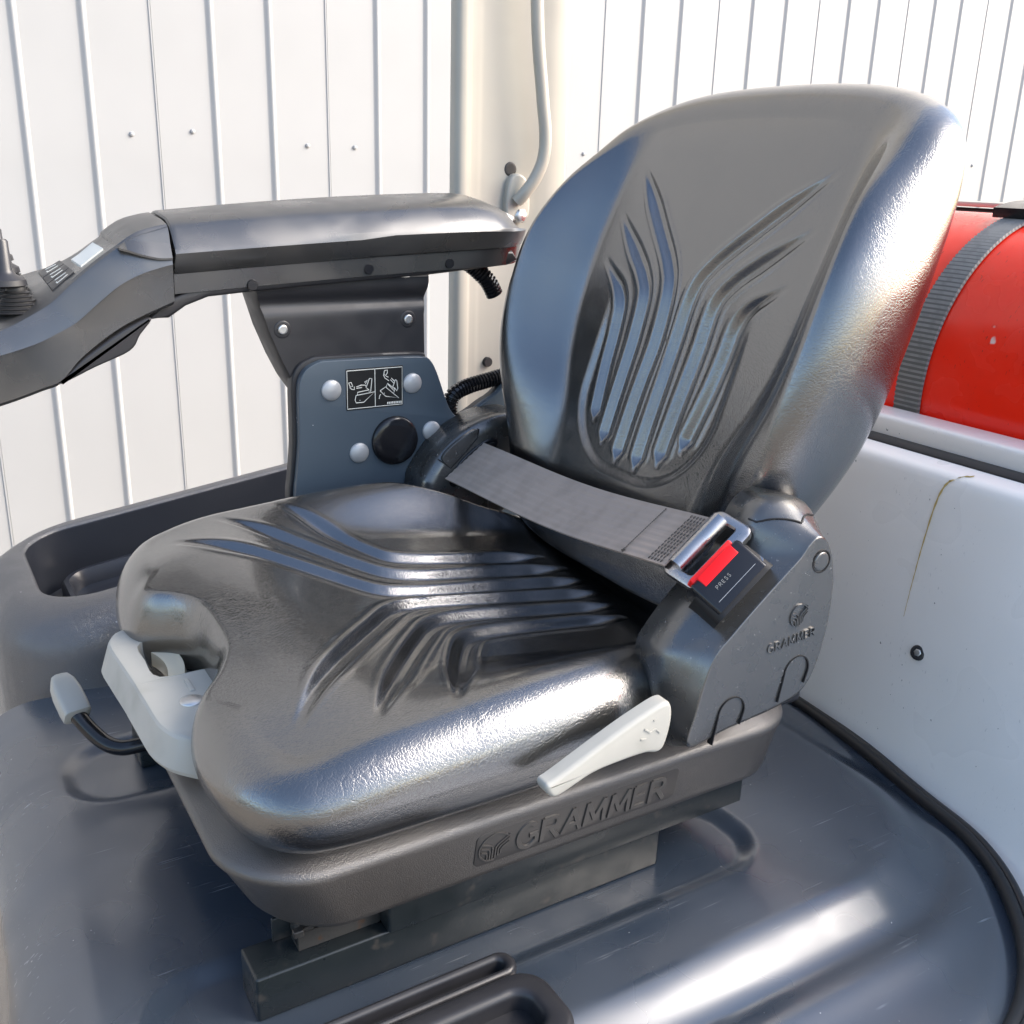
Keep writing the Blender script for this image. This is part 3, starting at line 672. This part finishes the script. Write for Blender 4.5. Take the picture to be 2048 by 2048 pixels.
# --- white front handle with the weight rocker
HZ = .187
def hst(y, xf, xb, dz=0.):
    zt_, zb = HZ + dz, HZ - .031 + dz
    return [(xb, y, zt_ + .001), (xf - .008, y, zt_), (xf - .0055, y, zt_ - .0008), (xf - .0035, y, zt_ - .003), (xf + .004, y, zb + .005), (xf + .002, y, zb + .001), (xf - .003, y, zb), (xb, y, zb + .004)]
sts = [(-.132, .254, .225, -.006), (-.131, .262, .215, -.003), (-.120, .276, .212, 0), (-.104, .284, .212, 0), (-.090, .285, .212, 0), (-.086, .285, .256, 0), (-.05, .283, .260, 0), (-.014, .281, .256, 0), (-.009, .281, .214, 0), (.02, .280, .212, 0), (.05, .279, .212, 0), (.065, .277, .212, 0), (.082, .270, .212, -.001), (.092, .258, .215, -.004), (.097, .246, .222, -.008)]
hd = loft('front_handle', dens([hst(*s_) for s_ in sts], 4), 'white_plastic', seat, sharp=18)
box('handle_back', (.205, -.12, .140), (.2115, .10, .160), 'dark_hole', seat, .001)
rk = []
for a in np.linspace(-.9, .9, 14):
    xx = .246 - .010 * math.cos(a * 1.2); yy = -.047 + .034 * a
    rk.append([(xx + .008, yy, .168), (xx + .008, yy, .179 + .003 * math.cos(a)), (xx - .006, yy, .182 + .003 * math.cos(a)), (xx - .010, yy, .168)])
loft('rocker', rk, 'rocker_plastic', hd)
disc('push_button', (.243, .037, HZ - .0004), (0, 0, 1), .0095, .0022, 'steel', hd, dome=.6, seg=28)
box('handle_mark', (.236, .0, HZ - .002), (.240, .022, HZ + .0016), 'white_plastic', hd, .0006)

# --- bent adjuster rod with a white knob
rod = spline([(.22, -.158, .046), (.258, -.161, .043), (.272, -.166, .043), (.283, -.176, .047), (.293, -.188, .057), (.300, -.198, .067), (.303, -.204, .072)], 10)
rd = tube('adjuster_rod', rod, .0078, 'gloss_black', seat, n=16)
kd = np.array((.010, -.048, .030)); kd /= np.linalg.norm(kd); k1 = np.array((.301, -.199, .068)); ku = np.cross(kd, (0, 0, 1.)); ku /= np.linalg.norm(ku); kv = np.cross(ku, kd)
rings = []
for s_, q in ((0, .7), (.002, .95), (.012, 1.), (.030, .98), (.042, .86), (.050, .62), (.053, .3)):
    rings.append([k1 + s_ * kd + a * q * ku + b * q * kv for a, b in rrect(-.0135, .0135, -.0110, .0110, .005, 4)])
loft('knob', rings, 'white_plastic', rd)

# ================================================================== armrest
arm = thing('armrest', (-.06, -.31, .15), 'black adjustable armrest with joystick console on blue-grey bracket plate', 'armrest')
def pad(x, s=0.):
    t = (.157 - x) / .39; l = .020 * t; e = s
    return [(x, -.290, .4660 + l * 1.0), (x, -.2815, .4675 + l), (x, -.279, .487 + l), (x, -.2755, .4905 + l * .9), (x, -.2665, .505 + l), (x, -.2650, .508 + l - e * .1),
            (x, -.2665, .5125 + l - e * .2), (x, -.2810, .530 + l - e), (x, -.287, .5345 + l - e), (x, -.30, .5400 + l - e), (x, -.345, .5450 + l * 1.15 - e), (x, -.358, .5435 + l * 1.15 - e), (x, -.366, .532 + l - e), (x, -.366, .48 + l), (x, -.352, .468 + l)]
sts = [.1565, .1545, .15, .12, .08, .04, 0, -.04, -.08, -.12, -.16, -.19, -.21, -.23, -.245, -.258, -.266]
R = []
for x in sts:
    e = .0015 if x > .156 else 0.; q = max(0, (-.175 - x) / .091); e += .030 * q ** 2.2
    R.append(pad(x, e))
R = [[(p[0], p[1] + (-.03 if p[1] > -.32 else .02) * max(0, (-.215 - p[0]) / .051) ** 2.2, p[2] + .004 * math.sin(math.pi * min(1, max(0, (.157 - p[0]) / .39))) * (1 if p[2] > .52 else .3)) for p in r] for r in R]
padm = loft('pad', R, 'arm_plastic', arm, sharp=24)
# lower carrier under the pad
und = [(.184, .444), (.163, .4435), (.145, .455), (.122, .463), (.077, .4665), (-.03, .473), (-.127, .478), (-.235, .487), (-.248, .493), (-.24, .504), (-.03, .496), (.08, .484), (.13, .477), (.161, .463)]
prism('carrier', np.array([(-x, z) for x, z in und]), frame((0, 0, 0), (-1, 0, 0), (0, 0, 1)), -.35, -.2835, .004, 'black_plastic', arm, 3)
for x, z in ((.077, .474), (-.054, .487), (-.154, .491)): disc('screw', (x, -.2838, z), (0, 1, 0), .0062, .0045, 'gloss_black', arm, seg=16)
# joystick console: S-shaped
cx = [.160, .175, .192, .212, .233, .254, .272, .290, .320, .36, .42]
zn = np.interp(cx, [.16, .19, .21, .233, .249, .27, .29, .319, .42], [.5335, .5255, .514, .498, .486, .467, .455, .441, .415])
zm = np.interp(cx, [.164, .192, .212, .233, .254, .285, .323, .42], [.498, .489, .479, .463, .446, .430, .419, .400])
zb = np.interp(cx, [.16, .19, .215, .247, .273, .328, .42], [.458, .446, .434, .413, .386, .369, .35])
zf = np.interp(cx, [.154, .188, .199, .216, .233, .244, .278, .42], [.541, .533, .527, .516, .504, .497, .487, .455])
yf = np.interp(cx, [.16, .20, .24, .28, .42], [-.366, -.368, -.395, -.425, -.43])
zf = zf + (yf + .366) * .15
R = []
for x, a, b, c, d, y in zip(cx, zn, zm, zb, zf, yf):
    R.append([(x, -.30, c - .002), (x, -.276, c), (x, -.270, c + .004), (x, -.2665, b - .003), (x, -.2655, b), (x, -.2665, b + .003), (x, -.2725, a - .006), (x, -.275, a - .001), (x, -.279, a + .0015), (x, -.31, a * .6 + d * .4), (x, y + .02, d), (x, y + .006, d - .002), (x, y, d - .010), (x, y, c + .01), (x, y + .02, c)])
cons = loft('console', dens(R), 'arm_plastic', arm, sharp=24)
# wrist cap between pad and console
wc = [(.1600, .5345, .5025), (.172, .5325, .5025), (.188, .528, .506), (.200, .5215, .510), (.209, .5150, .5125)]
R = []
for x, ztop, zl in wc:
    R.append([(x, -.2650, zl), (x, -.2646, zl + .002), (x, -.2770, ztop - .001), (x, -.2785, ztop + .0008), (x, -.30, ztop + .0045), (x, -.352, ztop + .0085), (x, -.364, ztop + .003), (x, -.368, ztop - .012), (x, -.33, zl)])
loft('wrist_cap', dens(R), 'arm_plastic', cons, sharp=22)
prism('under_cover', spline([(-.183, .4445), (-.195, .430), (-.206, .415), (-.240, .401), (-.273, .387), (-.262, .400), (-.247, .413), (-.215, .434), (-.19, .446)], 5, True), frame((0, 0, 0), (-1, 0, 0), (0, 0, 1)), -.36, -.2708, .003, 'black_plastic', cons, 3)
# keys and sticker on the console's sloping top
def ctop(x, y):
    a = np.interp(x, cx, zn); d = np.interp(x, cx, zf); yy = np.interp(x, cx, yf)
    t = np.clip((-.279 - y) / (-.279 - (yy + .02)), 0, 1); return (a + .0015) * (1 - t) + d * t
def cquad(name, x0, x1, y0, y1, h, m, parent):
    n = 6; V = []; F = []
    for i in range(n + 1):
        for j in range(n + 1):
            x = x0 + (x1 - x0) * i / n; y = y0 + (y1 - y0) * j / n; V.append((x, y, ctop(x, y) + h))
    for i in range(n):
        for j in range(n): k = i * (n + 1) + j; F.append((k, k + n + 1, k + n + 2, k + 1))
    nb = len(V); V += [(x, y, z - .004) for x, y, z in V]
    rim = [i * (n + 1) for i in range(n + 1)] + [n * (n + 1) + j for j in range(1, n + 1)] + [i * (n + 1) + n for i in range(n - 1, -1, -1)] + [j for j in range(n - 1, 0, -1)]
    for a, b in zip(rim, rim[1:] + rim[:1]): F.append((a, b, nb + b, nb + a))
    return mk(name, V, F, m, parent, True, 40)
cquad('sticker', .218, .240, -.350, -.296, .0016, 'label_ink', cons)
for j in range(3):
    for i in range(1):
        y1 = -.294 - j * .029; kk = cquad('key', .247, .268, y1 - .027, y1, .0018, 'black_plastic', cons)
        strokes('key_mark', [[(.252, y1 - .007), (.262, y1 - .007), (.262, y1 - .012)], [(.252, y1 - .018), (.262, y1 - .021)]], .0016, lambda a, b, c=0.: np.array((a, b, ctop(a, b) + .0019 + c)), 0, .0004, 'label_ink', kk)
for jx, jy, hh in ((.299, -.302, 0), (.299, -.347, .006), (.299, -.392, .014)):
    js = None; zz = float(ctop(jx, jy)) - .003; prof = []
    for k in range(6): r0 = .021 - .0020 * k; prof += [(r0, k * .0036), (r0 + .0016, k * .0036 + .001), (r0 - .002, k * .0036 + .0026)]
    prof += [(.009, .023), (.008, .026)]
    rings = [[(jx + r * math.cos(t), jy + r * .85 * math.sin(t), zz + h_) for t in np.linspace(0, 2 * math.pi, 28, endpoint=False)] for r, h_ in prof]
    js = loft('joystick', rings, 'rubber', cons, sharp=25)
    rings = [[(jx + .008 + r * math.cos(t), jy + r * .8 * math.sin(t), zz + h_) for t in np.linspace(0, 2 * math.pi, 24, endpoint=False)] for r, h_ in ((.014, .024), (.019, .026), (.018, .031), (.010, .036), (.007, .040), (.0065, .066), (.005, .068))]
    loft('joystick_cap', rings, 'black_plastic', js, sharp=35)
# bracket and plate
br = [(.073, .473), (-.134, .484), (-.1345, .47), (-.130, .432), (-.131, .375), (-.12, .33), (.01, .33), (.034, .366), (.046, .391), (.059, .424)]
bo = np.array([(-x, z) for x, z in br]); bo = np.vstack([np.linspace(bo[i], bo[(i + 1) % len(bo)], 6, endpoint=False) for i in range(len(bo))])
def brdepth(z): return -.2950 - .006 * np.exp(-((z - .452) / .008) ** 2) + .004 * sstep(.44, .47, z)
nr = normals2(bo); R = [[(-p[0], -.345, p[1]) for p in bo], [(-p[0], float(brdepth(p[1])) - .003, p[1]) for p in bo], [(-(p - q * .002)[0], float(brdepth(p[1])), (p - q * .002)[1]) for p, q in zip(bo, nr)]]
V, F = loft_data(R, True, False, False)
nx_, nz_ = 30, 40; st_ = len(V)
zsb = np.linspace(.332, .476, nz_)
for z in zsb:
    le = np.interp(z, [.33, .366, .391, .424, .468, .48], [.01, .034, .046, .059, .072, .074]); ri = np.interp(z, [.33, .375, .432, .47, .48], [-.12, -.131, -.130, -.1345, -.134])
    for x in np.linspace(le - .0018, ri + .0018, nx_): V.append((x, float(brdepth(z)), z))
for i in range(nz_ - 1):
    for j in range(nx_ - 1): k = st_ + i * nx_ + j; F.append((k, k + 1, k + nx_ + 1, k + nx_))
mk('bracket', V, F, 'black_plastic', arm)
for x, z in ((.042, .424), (-.108, .428)):
    d_ = disc('screw_recess', (x, -.2955, z), (0, 1, 0), .0098, .0012, 'black_plastic', arm, seg=26)
    disc('screw', (x, -.2945, z), (0, 1, 0), .0055, .0020, 'steel', d_, seg=16)
po = spline([(-.040, .15), (-.040, .235), (-.037, .262), (-.033, .300), (-.032, .352), (-.029, .371), (-.020, .383), (-.004, .3895)], 6).tolist() + spline([(.07, .388), (.118, .386), (.130, .381), (.139, .365), (.150, .335), (.158, .318), (.168, .310), (.185, .314), (.215, .330), (.26, .342), (.26, .15)], 6).tolist()
pf = frame((0, 0, 0), (-1, 0, 0), (0, 0, 1))
plate = prism('mounting_plate', np.array(po), pf, -.289, -.280, .0014, 'plate_paint', arm, 3, sharp=30)
prism('backing_plate', np.array([(a - .0045 if a < .02 else a, b + (.004 if b > .3 and a < .13 else -.003)) for a, b in po]), pf, -.304, -.290, .003, 'black_plastic', arm, 3, sharp=30)
for x, z in ((-.006, .356), (-.106, .356), (-.038, .280), (-.131, .2965)):
    disc('rivet', (x, -.2802, z), (0, 1, 0), .0118, .0028, 'rivet', plate, dome=.9, seg=28, lip=.12)
disc('cap', (-.083, -.2802, .290), (0, 1, 0), .0292, .0062, 'gloss_black', plate, dome=.12, seg=48, lip=.12)
# pictogram label
lo_, lh, lw = np.array((-.0235, -.2798, .331)), .047, .0705
lab = prism('pictogram_label', rrect(0, lw, 0, lh, .0008, 2), frame(lo_, (-1, 0, 0), (0, 0, 1)), -.0004, .0004, .0001, 'label_black', plate, 1)
lfr = frame(lo_ + np.array((0, .0005, 0)), (-1, 0, 0), (0, 0, 1))
def pic(L_, s=1.): return [[(a / 114 * lw, lh - b / 82 * lh) for a, b in ln] for ln in L_]
lines = [[(2, 3), (112, 3), (112, 79), (2, 79), (2, 3)], [(57, 3), (57, 79)],
 [(19, 53), (56, 49), (34, 68), (19, 68), (17, 62), (19, 53)], [(26, 64), (27, 63)],
 [(22, 52), (22, 47), (45, 44), (45, 50)], [(46, 21), (51, 22), (48, 48)], [(46, 21), (39, 39), (45, 44)], [(36, 28), (42, 24), (38, 31)],
 [(20, 36), (30, 33), (38, 34), (40, 40)], [(20, 39), (31, 38)], [(5, 27), (10, 26), (13, 34), (8, 35), (5, 27)], [(7, 36), (11, 40), (16, 41), (16, 35)],
 [(67, 48), (78, 41), (105, 66), (78, 60), (67, 48)], [(75, 54), (76, 53)], [(79, 42), (82, 34), (97, 47), (95, 54)], [(83, 36), (95, 50)],
 [(98, 28), (101, 30), (103, 46), (101, 51), (96, 44)], [(98, 28), (93, 42)], [(90, 24), (97, 32)], [(88, 27), (95, 35)], [(76, 8), (82, 7), (82, 13), (78, 18), (75, 15), (76, 8)], [(74, 16), (77, 23), (85, 29)], [(79, 19), (84, 22)],
 [(68, 55), (66, 58), (65, 64)]]
strokes('pictogram', pic(lines), .0009, lfr, 0, .0003, 'label_ink', lab)
strokes('pictogram_code', pic([[(81 + 3.4 * i, 74.5), (83.2 + 3.4 * i, 74.5)] for i in range(9)]), .0026, lfr, 0, .0003, 'label_ink', lab)
# corrugated cable conduits
def corrug(name, path, r):
    P_ = spline(path, 40); seg = np.r_[0, np.cumsum(np.linalg.norm(np.diff(P_, axis=0), axis=1))]; n = int(seg[-1] / .0008); tt = np.linspace(0, seg[-1], n)
    P_ = np.stack([np.interp(tt, seg, P_[:, i]) for i in range(3)], 1); rr = [r * (1 + .13 * (1 if (t % .0042) < .0022 else -1)) for t in tt]
    return tube(name, P_, rr, 'gloss_black', arm, n=14, sharp=25)
corrug('cable_conduit', [(-.168, -.300, .295), (-.166, -.300, .318), (-.172, -.300, .333), (-.190, -.300, .341), (-.215, -.300, .346), (-.25, -.300, .352)], .0088)
corrug('cable_conduit', [(-.190, -.315, .492), (-.205, -.313, .482), (-.222, -.310, .466), (-.232, -.31, .45)], .0095)

for o in list(bpy.data.objects):
    if o.type == 'MESH' and not o.data.polygons: print('EMPTY', o.name)
